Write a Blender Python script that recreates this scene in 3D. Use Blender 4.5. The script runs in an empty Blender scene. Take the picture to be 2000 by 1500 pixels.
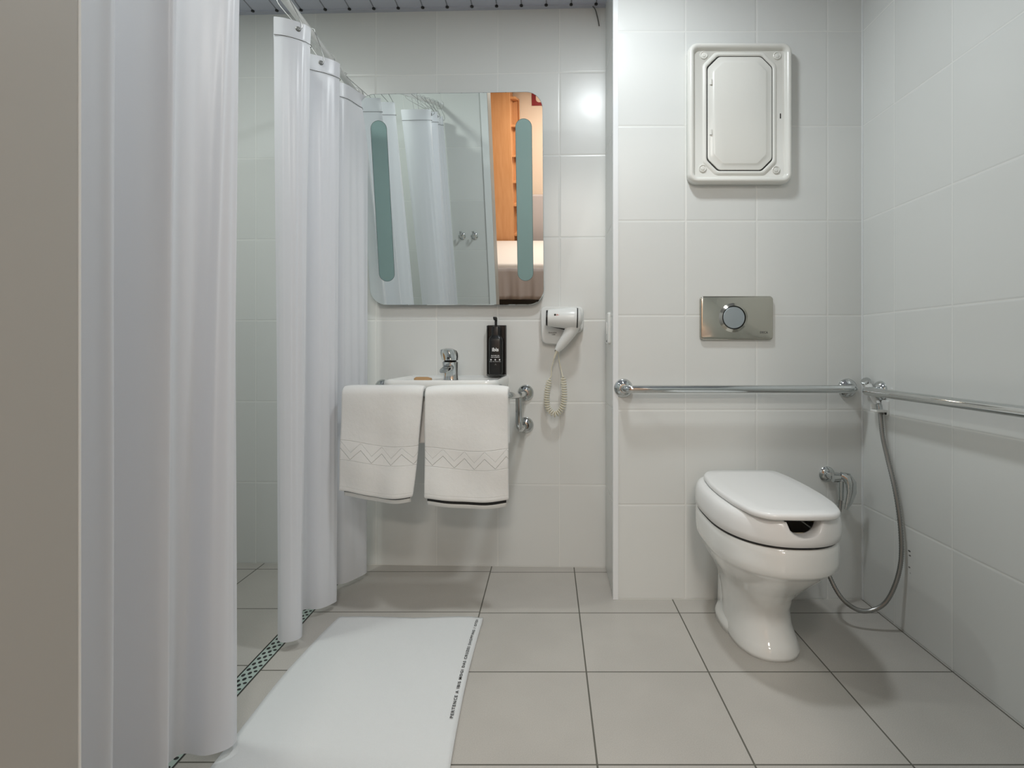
import bpy, bmesh, math, random
from math import sin, cos, pi, radians, sqrt
from mathutils import Matrix, Vector
random.seed(4)
S = bpy.context.scene
COL = S.collection

# ------------------------------------------------------------------ camera
cam_d = bpy.data.cameras.new('camera'); cam = bpy.data.objects.new('camera', cam_d); COL.objects.link(cam)
cam_d.sensor_width = 36.0; cam_d.lens = 1064/2000*36.0
cam_d.shift_x = -0.0355; cam_d.shift_y = -0.0335
cam_d.clip_start = 0.02
cam.location = (0, 0, 0.88); cam.rotation_euler = (radians(90), 0, 0)
S.camera = cam
# ------------------------------------------------------------------ world + exposure
wd = bpy.data.worlds.new('world'); S.world = wd; wd.use_nodes = True
wd.node_tree.nodes['Background'].inputs[0].default_value = (0.9, 0.95, 1.0, 1)
wd.node_tree.nodes['Background'].inputs[1].default_value = 0.18
S.view_settings.view_transform = 'Standard'; S.view_settings.look = 'None'
S.view_settings.gamma = 1.0; S.view_settings.use_curve_mapping = False
S.view_settings.exposure = 0.0

def area(name, loc, size, power, color=(1, 1, 1), rot=(0, 0, 0), spread=180, shape='DISK'):
    l = bpy.data.lights.new(name, 'AREA'); l.shape = shape; l.size = size; l.energy = power; l.color = color
    l.spread = radians(spread)
    o = bpy.data.objects.new(name, l); COL.objects.link(o); o.location = loc; o.rotation_euler = rot
    return o
CEIL = 2.264
# light of the recessed ceiling lamps (their housings are built below, at the same places)
area('downlight_light', (0.19, 1.37, CEIL-0.012), 0.15, 8.8, (0.93, 0.99, 1.02))
area('shower_fill_light', (-1.15, 1.35, CEIL-0.012), 0.15, 6.5, (0.94, 1.0, 0.95))  # unseen lamp added to brighten the shower area
area('bedroom_lamp_light', (0.1, -0.8, 2.46), 0.5, 21, (1.0, 0.965, 0.91))
area('bedroom_lamp_light', (0.0, -2.6, 2.46), 0.5, 44, (1.0, 0.88, 0.77))

# ------------------------------------------------------------------ materials
def mat(name, color=(0.8, 0.8, 0.8), rough=0.5, metal=0.0, **k):
    m = bpy.data.materials.new(name); m.use_nodes = True
    b = m.node_tree.nodes['Principled BSDF']
    b.inputs['Base Color'].default_value = (*color, 1)
    b.inputs['Roughness'].default_value = rough
    b.inputs['Metallic'].default_value = metal
    for a, v in k.items():
        b.inputs[a.replace('_', ' ')].default_value = v
    return m
def N(m, t, **k):
    n = m.node_tree.nodes.new(t)
    for a, v in k.items(): setattr(n, a, v)
    return n
def L(m, a, b): m.node_tree.links.new(a, b)
def M_(m, op, a, b=None, c=None):
    n = N(m, 'ShaderNodeMath', operation=op)
    for i, v in enumerate((a, b, c)):
        if v is None: continue
        if isinstance(v, (int, float)): n.inputs[i].default_value = v
        else: L(m, v, n.inputs[i])
    return n.outputs[0]
def MR(m, v, a, b, c=0.0, d=1.0, smooth=True):
    n = N(m, 'ShaderNodeMapRange')
    if smooth: n.interpolation_type = 'SMOOTHSTEP'
    L(m, v, n.inputs[0])
    for i, x in enumerate((a, b, c, d)): n.inputs[i+1].default_value = x
    return n.outputs[0]
def MIX(m, f, a, b):
    n = N(m, 'ShaderNodeMix', data_type='RGBA')
    if isinstance(f, (int, float)): n.inputs[0].default_value = f
    else: L(m, f, n.inputs[0])
    for i, v in ((6, a), (7, b)):
        if isinstance(v, tuple): n.inputs[i].default_value = (*v, 1)
        else: L(m, v, n.inputs[i])
    return n.outputs[2]
def xyz(m, coord='Object'):
    t = N(m, 'ShaderNodeTexCoord'); s = N(m, 'ShaderNodeSeparateXYZ'); L(m, t.outputs[coord], s.inputs[0])
    return t.outputs[coord], s.outputs[0], s.outputs[1], s.outputs[2]
def noise(m, vec, scale, detail=2.0):
    n = N(m, 'ShaderNodeTexNoise'); L(m, vec, n.inputs['Vector']); n.inputs['Scale'].default_value = scale
    n.inputs['Detail'].default_value = detail
    return n.outputs[0]
def bump(m, h, strength, dist=0.001, prev=None):
    n = N(m, 'ShaderNodeBump'); L(m, h, n.inputs['Height'])
    n.inputs['Strength'].default_value = strength; n.inputs['Distance'].default_value = dist
    if prev: L(m, prev, n.inputs['Normal'])
    return n.outputs[0]

def tile_mat(name, a, a0, sa, b, b0, sb, col, grout, gw, edge, rough, wav=0.25, speck=0.0, bstr=0.6, rough_var=0.0, marks=()):
    """Tiles on a grid over two object axes (0 x, 1 y, 2 z)."""
    m = mat(name, col, rough); P = m.node_tree.nodes['Principled BSDF']
    vec, x, y, z = xyz(m); ax = (x, y, z)
    ua = M_(m, 'SUBTRACT', ax[a], a0); ub = M_(m, 'SUBTRACT', ax[b], b0)
    da = M_(m, 'PINGPONG', ua, sa/2); db = M_(m, 'PINGPONG', ub, sb/2)
    d = M_(m, 'MINIMUM', da, db)
    g = MR(m, d, gw/2, gw/2+0.0007)
    # each tile slightly different in tone
    ca = M_(m, 'FLOOR', M_(m, 'DIVIDE', ua, sa)); cb = M_(m, 'FLOOR', M_(m, 'DIVIDE', ub, sb))
    cmb = N(m, 'ShaderNodeCombineXYZ'); L(m, ca, cmb.inputs[0]); L(m, cb, cmb.inputs[1])
    wn = N(m, 'ShaderNodeTexWhiteNoise'); L(m, cmb.outputs[0], wn.inputs[0])
    t = MR(m, wn.outputs[0], 0, 1, 0.0, 1.0, False)
    tone = MIX(m, t, tuple(c*0.965 for c in col), tuple(min(1, c*1.02) for c in col))
    if speck:
        n1 = noise(m, vec, 420, 3.0); n2 = noise(m, vec, 5.0, 3.0)
        s = M_(m, 'ADD', M_(m, 'MULTIPLY', MR(m, n1, 0.35, 0.65), 0.6), M_(m, 'MULTIPLY', MR(m, n2, 0.3, 0.7), 0.4))
        tone = MIX(m, M_(m, 'MULTIPLY', M_(m, 'SUBTRACT', 1.0, s), speck), tone, tuple(c*0.62 for c in col))
    out = MIX(m, g, grout, tone)
    for (u, v, ru, rv, cc, op) in marks:
        e = M_(m, 'ADD', M_(m, 'POWER', M_(m, 'DIVIDE', M_(m, 'SUBTRACT', ax[a], u), ru), 2.0), M_(m, 'POWER', M_(m, 'DIVIDE', M_(m, 'SUBTRACT', ax[b], v), rv), 2.0))
        e = M_(m, 'ADD', e, M_(m, 'MULTIPLY', M_(m, 'SUBTRACT', noise(m, vec, 160, 3), 0.5), 2.4))
        out = MIX(m, M_(m, 'MULTIPLY', MR(m, e, 0.6, 1.1, 1, 0), op), out, cc)
    L(m, out, P.inputs['Base Color']); P.inputs['Specular IOR Level'].default_value = 0.4
    h = M_(m, 'ADD', MR(m, d, 0.0, edge), 0.0)
    nb = bump(m, h, bstr, 0.0012)
    if wav: nb = bump(m, noise(m, vec, 7.0, 1.5), wav, 0.004, nb)
    L(m, nb, P.inputs['Normal'])
    L(m, M_(m, 'MULTIPLY_ADD', M_(m, 'SUBTRACT', 1.0, g), 0.4, rough), P.inputs['Roughness'])
    return m

WT = (0.745, 0.76, 0.74); WG = (0.80, 0.81, 0.78)
def wall_tiles(name, x0, z0=0.0, marks=()):
    return tile_mat(name, 0, x0, 0.2503, 2, z0, 0.3335, WT, WG, 0.0024, 0.006, 0.27, marks=marks)
m_wb = wall_tiles('white_wall_tile_sink', -0.1845)
m_wt = wall_tiles('white_wall_tile_toilet', 0.2325)
m_wr = wall_tiles('white_wall_tile_side', 0.0075, marks=((-1.672, 0.262, 0.006, 0.003, (0.05, 0.05, 0.045), 0.9), (-1.670, 0.249, 0.005, 0.003, (0.05, 0.05, 0.045), 0.8), (-1.672, 0.212, 0.005, 0.003, (0.07, 0.07, 0.06), 0.8), (-1.668, 0.196, 0.003, 0.0025, (0.15, 0.15, 0.14), 0.5)))
m_ws = wall_tiles('white_wall_tile_return', -1.925)
m_wf = wall_tiles('white_wall_tile_doorwall', 0.516)
FC = (0.545, 0.52, 0.48); FG = (0.13, 0.125, 0.105)
m_fl = tile_mat('grey_floor_tile', 0, 0.1037, 0.3336, 1, 0.1557, 0.3331, FC, FG, 0.0034, 0.0035, 0.34, 0.08, 0.42, 0.5)
m_fs = tile_mat('grey_shower_floor_tile', 0, -0.836, 0.3336, 1, 0.1857, 0.3331, FC, FG, 0.0034, 0.0035, 0.34, 0.08, 0.42, 0.5)

m_white = mat('white_plastic', (0.80, 0.81, 0.79), 0.28)
m_cream = mat('aged_white_plastic', (0.79, 0.79, 0.745), 0.25)
m_pvc = mat('white_pvc_trim', (0.82, 0.84, 0.85), 0.3)
m_frame = mat('shaded_door_frame', (0.42, 0.42, 0.40), 0.4)  # white like the casing, with the lining's shade put into the colour
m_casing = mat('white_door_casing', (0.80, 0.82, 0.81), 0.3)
m_cer = mat('white_glazed_ceramic', (0.83, 0.84, 0.82), 0.07, 0, Coat_Weight=0.5, Coat_Roughness=0.03)
m_seat = mat('white_seat_plastic', (0.86, 0.86, 0.85), 0.22)
m_inner = mat('cream_bowl_inside', (0.80, 0.72, 0.55), 0.3)
m_chrome = mat('chrome', (0.62, 0.64, 0.64), 0.07, 1.0)
m_steel = mat('brushed_steel', (0.56, 0.58, 0.58), 0.22, 1.0)
m_eyelet = mat('dull_eyelet_metal', (0.20, 0.20, 0.19), 0.5, 0.3)
m_wire = mat('grey_hook_wire', (0.42, 0.42, 0.42), 0.45, 0.3)
m_hose = mat('ribbed_steel_hose', (0.34, 0.34, 0.33), 0.28, 1.0)
m_black = mat('black_plastic', (0.005, 0.005, 0.005), 0.32)
m_dark = mat('dark_gap', (0.02, 0.02, 0.02), 0.6)
m_drain = mat('drain_steel', (0.50, 0.60, 0.55), 0.35, 0.25)
m_soap = mat('kraft_soap_wrap', (0.50, 0.30, 0.14), 0.75)
m_cord = mat('ivory_cord', (0.76, 0.72, 0.58), 0.4)
m_ink = mat('black_print', (0.02, 0.02, 0.02), 0.8)
m_wprint = mat('white_print', (0.85, 0.85, 0.85), 0.7)
m_red = mat('red_print', (0.6, 0.06, 0.03), 0.6)
m_greyp = mat('grey_print', (0.12, 0.12, 0.11), 0.6)
m_button = mat('satin_button', (0.42, 0.47, 0.50), 0.38, 0.9)
m_plate = mat('champagne_steel', (0.52, 0.50, 0.44), 0.14, 1.0)
P = m_plate.node_tree.nodes['Principled BSDF']
vec, x, y, z = xyz(m_plate); L(m_plate, bump(m_plate, noise(m_plate, vec, 14, 1), 0.35, 0.004), P.inputs['Normal'])
m_mirror = mat('mirror_glass', (0.93, 0.97, 0.955), 0.0, 1.0)
m_mback = mat('mirror_edge', (0.10, 0.13, 0.12), 0.3)
m_frost = mat('frosted_teal_glass', (0.235, 0.36, 0.35), 0.32)
m_clear = mat('clear_plastic', (0.9, 0.92, 0.92), 0.05, 0, Transmission_Weight=0.9, IOR=1.3)
m_seam = mat('dark_seam_line', (0.10, 0.10, 0.09), 0.8)

# vinyl curtain: lets some light through
def curtain_mat():
    m = mat('white_vinyl_curtain', (0.885, 0.90, 0.945), 0.30)
    P = m.node_tree.nodes['Principled BSDF']; O = m.node_tree.nodes['Material Output']
    tr = N(m, 'ShaderNodeBsdfTranslucent'); tr.inputs[0].default_value = (0.90, 0.91, 0.95, 1)
    mx = N(m, 'ShaderNodeMixShader'); mx.inputs[0].default_value = 0.30
    L(m, P.outputs[0], mx.inputs[1]); L(m, tr.outputs[0], mx.inputs[2]); L(m, mx.outputs[0], O.inputs[0])
    vec, x, y, z = xyz(m)
    L(m, bump(m, noise(m, vec, 26, 2), 0.08, 0.002), P.inputs['Normal'])
    return m
m_curt = curtain_mat()

def terry(name, col, zig=None):
    m = mat(name, col, 0.95, 0, Sheen_Weight=0.3)
    P = m.node_tree.nodes['Principled BSDF']
    vec, x, y, z = xyz(m)
    if zig:
        uvn = N(m, 'ShaderNodeTexCoord'); s = N(m, 'ShaderNodeSeparateXYZ'); L(m, uvn.outputs['UV'], s.inputs[0])
        u, v = s.outputs[0], s.outputs[1]          # metres across, metres up from the hem
        z0, z1, pitch = zig
        inside = M_(m, 'MULTIPLY', MR(m, v, z0, z0+0.0015), MR(m, v, z1-0.0015, z1, 1, 0))
        tri = M_(m, 'MULTIPLY', M_(m, 'DIVIDE', M_(m, 'PINGPONG', u, pitch/2), pitch/2), (z1-z0)*0.55)
        w1 = M_(m, 'SUBTRACT', M_(m, 'SUBTRACT', v, z0), tri)
        band = M_(m, 'MULTIPLY', MR(m, w1, 0.002, 0.0045), MR(m, w1, 0.0235, 0.026, 1, 0))
        l1 = M_(m, 'SUBTRACT', 1.0, MR(m, M_(m, 'ABSOLUTE', M_(m, 'SUBTRACT', w1, 0.003)), 0.0005, 0.0022))
        l2 = M_(m, 'SUBTRACT', 1.0, MR(m, M_(m, 'ABSOLUTE', M_(m, 'SUBTRACT', w1, 0.025)), 0.0005, 0.0022))
        b0 = M_(m, 'SUBTRACT', 1.0, MR(m, M_(m, 'ABSOLUTE', M_(m, 'SUBTRACT', v, z0)), 0.0004, 0.0018))
        b1 = M_(m, 'SUBTRACT', 1.0, MR(m, M_(m, 'ABSOLUTE', M_(m, 'SUBTRACT', v, z1)), 0.0004, 0.0018))
        hem = M_(m, 'SUBTRACT', 1.0, MR(m, M_(m, 'ABSOLUTE', M_(m, 'SUBTRACT', v, 0.016)), 0.0004, 0.0014))
        ln = M_(m, 'MAXIMUM', M_(m, 'MULTIPLY', M_(m, 'MAXIMUM', l1, l2), inside), M_(m, 'MAXIMUM', b0, M_(m, 'MAXIMUM', b1, M_(m, 'MULTIPLY', hem, 0.4))))
        L(m, MIX(m, M_(m, 'MULTIPLY', ln, 0.22), col, tuple(c*0.72 for c in col)), P.inputs['Base Color'])
        h = M_(m, 'SUBTRACT', M_(m, 'MULTIPLY', M_(m, 'MULTIPLY', band, inside), 0.8), M_(m, 'MULTIPLY', ln, 0.8))
        nb = bump(m, h, 0.7, 0.002)
        pile = M_(m, 'MULTIPLY', noise(m, vec, 700, 2), M_(m, 'SUBTRACT', 1.0, M_(m, 'MULTIPLY', inside, 0.7)))
        nb = bump(m, pile, 0.35, 0.0015, nb); nb = bump(m, noise(m, vec, 45, 3), 0.35, 0.003, nb)
    else:
        nb = bump(m, noise(m, vec, 600, 2), 0.4, 0.0015); nb = bump(m, noise(m, vec, 30, 3), 0.25, 0.003, nb)
    L(m, nb, P.inputs['Normal'])
    return m
m_towel = terry('white_terry_towel', (0.80, 0.80, 0.78), (0.105, 0.168, 0.068))
m_terry = terry('white_terry_plain', (0.79, 0.79, 0.765))
m_mat = terry('white_terry_bath_mat', (0.71, 0.73, 0.735))

def ceiling_mat():
    m = mat('grey_pvc_planks', (0.56, 0.58, 0.66), 0.35); P = m.node_tree.nodes['Principled BSDF']
    vec, x, y, z = xyz(m)
    d = M_(m, 'PINGPONG', M_(m, 'SUBTRACT', x, -0.008), 0.0499)
    g = MR(m, d, 0.0012, 0.0035)
    L(m, MIX(m, g, (0.25, 0.26, 0.29), (0.56, 0.58, 0.66)), P.inputs['Base Color'])
    L(m, bump(m, g, 0.7, 0.002), P.inputs['Normal'])
    return m
m_ceil = ceiling_mat()
m_ctrim = mat('grey_pvc_moulding', (0.52, 0.54, 0.61), 0.4)

def wood_mat(name, c1, c2, sc=(3, 3, 0.35)):
    m = mat(name, c1, 0.45); P = m.node_tree.nodes['Principled BSDF']
    vec, x, y, z = xyz(m)
    mp = N(m, 'ShaderNodeMapping'); L(m, vec, mp.inputs[0]); mp.inputs['Scale'].default_value = sc
    L(m, MIX(m, MR(m, noise(m, mp.outputs[0], 9, 4), 0.3, 0.7), c1, c2), P.inputs['Base Color'])
    return m
m_wood = wood_mat('orange_wood_veneer', (0.63, 0.315, 0.14), (0.57, 0.27, 0.11))
m_bfloor = wood_mat('bedroom_floor', (0.30, 0.22, 0.15), (0.25, 0.18, 0.12))
m_beige = mat('beige_painted_wall', (0.68, 0.56, 0.45), 0.8)
m_bceil = mat('white_painted_ceiling', (0.80, 0.79, 0.76), 0.8)
m_bed = mat('pale_bed_linen', (0.74, 0.69, 0.66), 0.85)
m_bedside = mat('taupe_bed_skirt', (0.47, 0.43, 0.43), 0.85)
m_lamp = bpy.data.materials.new('lamp_diffuser'); m_lamp.use_nodes = True
m_lamp.node_tree.nodes['Principled BSDF'].inputs['Emission Color'].default_value = (1, 0.98, 0.94, 1)
m_lamp.node_tree.nodes['Principled BSDF'].inputs['Emission Strength'].default_value = 6.0

# ------------------------------------------------------------------ geometry helpers (each returns verts, faces)
def join(*gs):
    V, F = [], []
    for v, f in gs:
        n = len(V); V += [tuple(p) for p in v]; F += [tuple(i+n for i in q) for q in f]
    return V, F
def box(x0, x1, y0, y1, z0, z1):
    v = [(x, y, z) for x in (x0, x1) for y in (y0, y1) for z in (z0, z1)]
    f = [(0, 1, 3, 2), (4, 6, 7, 5), (0, 4, 5, 1), (2, 3, 7, 6), (0, 2, 6, 4), (1, 5, 7, 3)]
    return v, f
def loft(loops, cap0=True, cap1=True, closed=True):
    n = len(loops[0]); V = [tuple(p) for l in loops for p in l]; F = []
    for i in range(len(loops)-1):
        for j in range(n if closed else n-1):
            a, b = i*n+j, i*n+(j+1) % n
            F.append((a, b, b+n, a+n))
    if cap0: F.append(tuple(reversed(range(n))))
    if cap1: F.append(tuple(range((len(loops)-1)*n, len(loops)*n)))
    return V, F
def rrect(w, h, r, n=6, cx=0.0, cz=0.0):
    pts = []
    r = max(r, 1e-5)
    for (sx, sz, a0) in ((1, 1, 0), (-1, 1, 90), (-1, -1, 180), (1, -1, 270)):
        for k in range(n+1):
            a = radians(a0+90*k/n)
            pts.append((cx+sx*(w/2-r)+r*cos(a), cz+sz*(h/2-r)+r*sin(a)))
    return pts
def plate(stack, n=6, cx=0.0, cz=0.0, cap0=True, cap1=True):
    """Rounded rectangles in the x-z plane, one per (w, h, r, y)."""
    return loft([[(a, y, b) for a, b in rrect(w, h, r, n, cx, cz)] for (w, h, r, y) in stack], cap0, cap1)
def oct_(w, h, c, cx=0, cz=0):
    W, H = w/2, h/2
    return [(cx+a, cz+b) for a, b in ((W, H-c), (W-c, H), (-W+c, H), (-W, H-c), (-W, -H+c), (-W+c, -H), (W-c, -H), (W, -H+c))]
def ring(c, r, axis, n=24, r2=None):
    c = Vector(c); axis = Vector(axis).normalized()
    u = axis.orthogonal().normalized(); w = axis.cross(u)
    return [tuple(c+u*r*cos(2*pi*k/n)+w*(r2 or r)*sin(2*pi*k/n)) for k in range(n)]
def lathe(prof, c, axis, n=28, cap0=True, cap1=True):
    """prof: (distance along the axis, radius)."""
    c = Vector(c); ax = Vector(axis).normalized()
    return loft([ring(c+ax*d, max(r, 1e-5), ax, n) for d, r in prof], cap0, cap1)
def tube(pts, r, n=10, cap=True):
    pts = [Vector(p) for p in pts]; V = []; rs = r if isinstance(r, (list, tuple)) else [r]*len(pts)
    t0 = (pts[1]-pts[0]).normalized(); u = t0.orthogonal().normalized(); loops = []
    for i, p in enumerate(pts):
        t = (pts[min(i+1, len(pts)-1)]-pts[max(i-1, 0)]).normalized()
        u = (u-t*u.dot(t)).normalized(); w = t.cross(u)
        loops.append([tuple(p+(u*cos(2*pi*k/n)+w*sin(2*pi*k/n))*rs[i]) for k in range(n)])
    return loft(loops, cap, cap)
def spline(P, n=8):
    P = [Vector(p) for p in P]; out = []
    for i in range(len(P)-1):
        a, b, c, d = P[max(i-1, 0)], P[i], P[i+1], P[min(i+2, len(P)-1)]
        for k in range(n):
            t = k/n
            out.append(0.5*((2*b)+(c-a)*t+(2*a-5*b+4*c-d)*t*t+(3*b-a-3*c+d)*t**3))
    out.append(P[-1]); return out
def bent(P, rad, n=6):
    """A polyline with its corners rounded."""
    P = [Vector(p) for p in P]; out = [P[0]]
    for i in range(1, len(P)-1):
        a = (P[i-1]-P[i]); b = (P[i+1]-P[i]); ra = min(rad, a.length*0.49, b.length*0.49)
        p0 = P[i]+a.normalized()*ra; p1 = P[i]+b.normalized()*ra
        for k in range(n+1):
            t = k/n; out.append(p0*(1-t)**2+P[i]*2*t*(1-t)+p1*t*t)
    out.append(P[-1]); return out

def make(name, geo, m, parent=None, off=(0, 0, 0), smooth=True, sharp=35, bev=None, sub=0, solid=None, uv=None):
    V, F = geo; me = bpy.data.meshes.new(name)
    o3 = Vector(off)
    me.from_pydata([tuple(Vector(v)-o3) for v in V], [], F)
    if uv:
        l = me.uv_layers.new(name='UVMap')
        for lp in me.loops: l.data[lp.index].uv = uv[lp.vertex_index]
    bm = bmesh.new(); bm.from_mesh(me); bmesh.ops.recalc_face_normals(bm, faces=bm.faces); bm.to_mesh(me); bm.free()
    me.materials.append(m)
    if smooth:
        for p in me.polygons: p.use_smooth = True
        if sharp: me.set_sharp_from_angle(angle=radians(sharp))
    o = bpy.data.objects.new(name, me); COL.objects.link(o)
    if parent: o.parent = parent
    if solid: s = o.modifiers.new('s', 'SOLIDIFY'); s.thickness = solid; s.offset = 0
    if bev:
        b = o.modifiers.new('b', 'BEVEL'); b.width = bev; b.segments = 3; b.limit_method = 'ANGLE'; b.angle_limit = radians(40)
    if sub: s = o.modifiers.new('u', 'SUBSURF'); s.levels = sub; s.render_levels = sub
    return o
def tag(o, label, cat, group=None):
    o['label'] = label; o['category'] = cat
    if group: o['group'] = group
    return o

FW = Matrix.Identity(4)
ANG = radians(1.84)
FB = Matrix.Translation((0.23, 2.199, 0)) @ Matrix.Rotation(-ANG, 4, 'Z')      # sink wall: x along it, y into it
FT = Matrix.Translation((0, 1.920, 0))                                          # toilet wall
FR = Matrix.Translation((1.108, 0, 0)) @ Matrix.Rotation(-pi/2, 4, 'Z')         # right wall: local x = -world y
FD = Matrix.Translation((0, 0.545, 0)) @ Matrix.Rotation(pi, 4, 'Z')            # door wall, bathroom side
class Thing:
    def __init__(s, name, label, cat, at=(0, 0, 0), frame=FW, group=None):
        s.e = bpy.data.objects.new(name, None); COL.objects.link(s.e); s.e.empty_display_size = 0.05
        s.e.matrix_world = frame @ Matrix.Translation(at); s.at = at
        tag(s.e, label, cat, group)
    def add(s, name, geo, m, parent=None, label=None, **k):
        o = make(name, geo, m, parent or s.e, s.at, **k)
        if label: o['label'] = label
        return o
def solo(name, geo, m, label, cat, frame=FW, group=None, at=(0, 0, 0), **k):
    o = make(name, geo, m, None, at, **k); o.matrix_world = frame @ Matrix.Translation(at); return tag(o, label, cat, group)
def struct(name, geo, m, frame=FW, **k):
    k.setdefault('smooth', False)
    o = make(name, geo, m, **k); o.matrix_world = frame; o['kind'] = 'structure'; return o
def text(s, size, bold=0.0, space=1.0):
    cu = bpy.data.curves.new('t', 'FONT'); cu.body = s; cu.size = size; cu.align_x = 'CENTER'; cu.align_y = 'CENTER'
    cu.offset = bold; cu.resolution_u = 3; cu.space_character = space
    o = bpy.data.objects.new('t', cu); COL.objects.link(o)
    bpy.context.view_layer.update()
    me = bpy.data.meshes.new_from_object(o.evaluated_get(bpy.context.evaluated_depsgraph_get()))
    V = [tuple(v.co) for v in me.vertices]; F = [tuple(p.vertices) for p in me.polygons]
    bpy.data.objects.remove(o); bpy.data.curves.remove(cu); bpy.data.meshes.remove(me)
    return V, F
def wall_text(s, size, x, y, z, bold=0.0, sx=1.0, tilt=0.0):
    V, F = text(s, size, bold)
    return [(x+(a*cos(tilt)-b*sin(tilt))*sx, y, z+a*sin(tilt)+b*cos(tilt)) for a, b, c in V], F

# ------------------------------------------------------------------ room shell
struct('wall_back', box(-2.2, 0.03, 0, 0.10, -0.02, 2.5), m_wb, FB)
struct('wall_toilet', box(0.2305, 1.25, 0, 0.10, -0.02, 2.5), m_wt, FT)
struct('wall_return', box(-2.26, -1.922, 0, 0.10, -0.02, 2.5), m_ws, Matrix.Translation((0.2305, 0, 0)) @ Matrix.Rotation(-pi/2, 4, 'Z'))
struct('wall_right', box(-2.0, -0.40, 0, 0.10, -0.02, 2.5), m_wr, FR)
struct('wall_left', box(0.40, 2.4, 0, 0.10, -0.02, 2.5), m_ws, Matrix.Translation((-1.75, 0, 0)) @ Matrix.Rotation(pi/2, 4, 'Z'))
struct('wall_front_left', box(0.500, 1.80, 0, 0.115, -0.02, 2.5), m_wf, FD)
struct('wall_front_right', box(-1.20, -0.555, 0, 0.115, -0.02, 2.5), m_wf, FD)
struct('wall_front_top', box(-0.555, 0.500, 0, 0.115, 2.135, 2.5), m_wf, FD)
# door frame: lining and the casing on the bathroom side and on the bedroom side
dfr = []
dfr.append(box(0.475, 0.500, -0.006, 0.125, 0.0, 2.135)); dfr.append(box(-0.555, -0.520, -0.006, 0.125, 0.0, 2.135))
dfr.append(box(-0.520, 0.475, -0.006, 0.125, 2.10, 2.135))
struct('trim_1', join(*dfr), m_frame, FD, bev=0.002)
struct('trim_2', join(box(0.4765, 0.522, -0.012, -0.006, 0, 2.155), box(-0.575, -0.522, -0.012, -0.006, 0, 2.155), box(-0.522, 0.4765, -0.012, -0.006, 2.102, 2.155)), m_casing, FD, bev=0.002)
struct('floor', box(-0.2299, 1.25, 0.40, 2.32, -0.03, 0), m_fl)
struct('floor', box(-0.790, -0.2299, 0.40, 2.32, -0.03, 0), tile_mat('grey_wide_floor_tile', 0, -0.790, 0.5601, 1, 0.1627, 0.3331, FC, FG, 0.0034, 0.0035, 0.34, 0.08, 0.42, 0.5))
struct('floor_shower', box(-1.85, -0.836, 0.545, 2.32, -0.03, 0), m_fs)
struct('ceiling', box(-1.85, 1.25, 0.44, 2.34, CEIL, CEIL+0.03), m_ceil)
struct('trim_3', join(box(-2.1, 0.0005, -0.020, 0.0, CEIL-0.004, CEIL)), m_ctrim, FB)
dots = []
k = -17
while k < 3:
    X = -0.008+0.0998*k; u = (X-0.23)/cos(ANG)
    if -2.0 < u < -0.01:
        dots.append(lathe([(0, 0.0065), (0.0045, 0.0065), (0.0052, 0.004)], (u, -0.022, CEIL), (0, 0, -1), 12))
    k += 1
struct('trim_4', join(*dots), m_dark, FB, smooth=True)
# white corner profile of the return wall
struct('trim_5', join(box(0.2275, 0.2465, 1.9165, 1.9215, 0, CEIL), box(0.2275, 0.2325, 1.9215, 1.940, 0, CEIL)), m_pvc, bev=0.0012)
struct('trim_6', box(1.1035, 1.1085, 1.9155, 1.9205, 0, CEIL), m_pvc, bev=0.001)
# bedroom shell
struct('floor_bedroom', box(-2.6, 2.0, -3.75, 0.43, -0.03, -0.0005), m_bfloor)
struct('ceiling_bedroom', box(-2.6, 2.0, -3.75, 0.43, 2.5, 2.53), m_bceil)
struct('wall_bedroom_back', box(-2.6, 2.0, -3.75, -3.65, 0, 2.5), m_beige)
struct('wall_bedroom_left', box(-2.7, -2.6, -3.75, 0.43, 0, 2.5), m_beige)
struct('wall_bedroom_right', box(2.0, 2.1, -3.75, 0.43, 0, 2.5), m_beige)
struct('wall_bedroom_front', join(box(-2.6, -0.50, 0.418, 0.4295, 0, 2.5), box(0.555, 2.0, 0.418, 0.4295, 0, 2.5), box(-0.50, 0.555, 0.418, 0.4295, 2.135, 2.5)), m_beige)

# ------------------------------------------------------------------ ceiling lamps
def downlight(x, y, label):
    t = Thing('downlight', label, 'ceiling light', (x, y, CEIL))
    t.add('bezel', lathe([(0, 0.085), (0.004, 0.090), (0.008, 0.086), (0.008, 0.078), (0.003, 0.076)], (x, y, CEIL), (0, 0, -1), 36, True, False), m_pvc)
    t.add('diffuser', lathe([(0.0005, 0.076), (0.003, 0.076)], (x, y, CEIL), (0, 0, -1), 36), m_lamp)
downlight(0.19, 1.37, 'round white downlight in the grey ceiling above the tiled floor')
downlight(-1.15, 1.35, 'round white downlight added out of view in the ceiling of the shower area')
for (lx, ly, lb) in ((0.1, -0.8, 'round bedroom ceiling lamp near the bathroom doorway'), (0.0, -2.6, 'round bedroom ceiling lamp above the bed')):
    t = Thing('ceiling_lamp', lb, 'ceiling lamp', (lx, ly, 2.5))
    t.add('base', lathe([(0, 0.28), (0.02, 0.28), (0.025, 0.26)], (lx, ly, 2.5), (0, 0, -1), 40, True, False), m_pvc)
    t.add('diffuser', lathe([(0.018, 0.255), (0.026, 0.255)], (lx, ly, 2.5), (0, 0, -1), 40), m_lamp)

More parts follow.
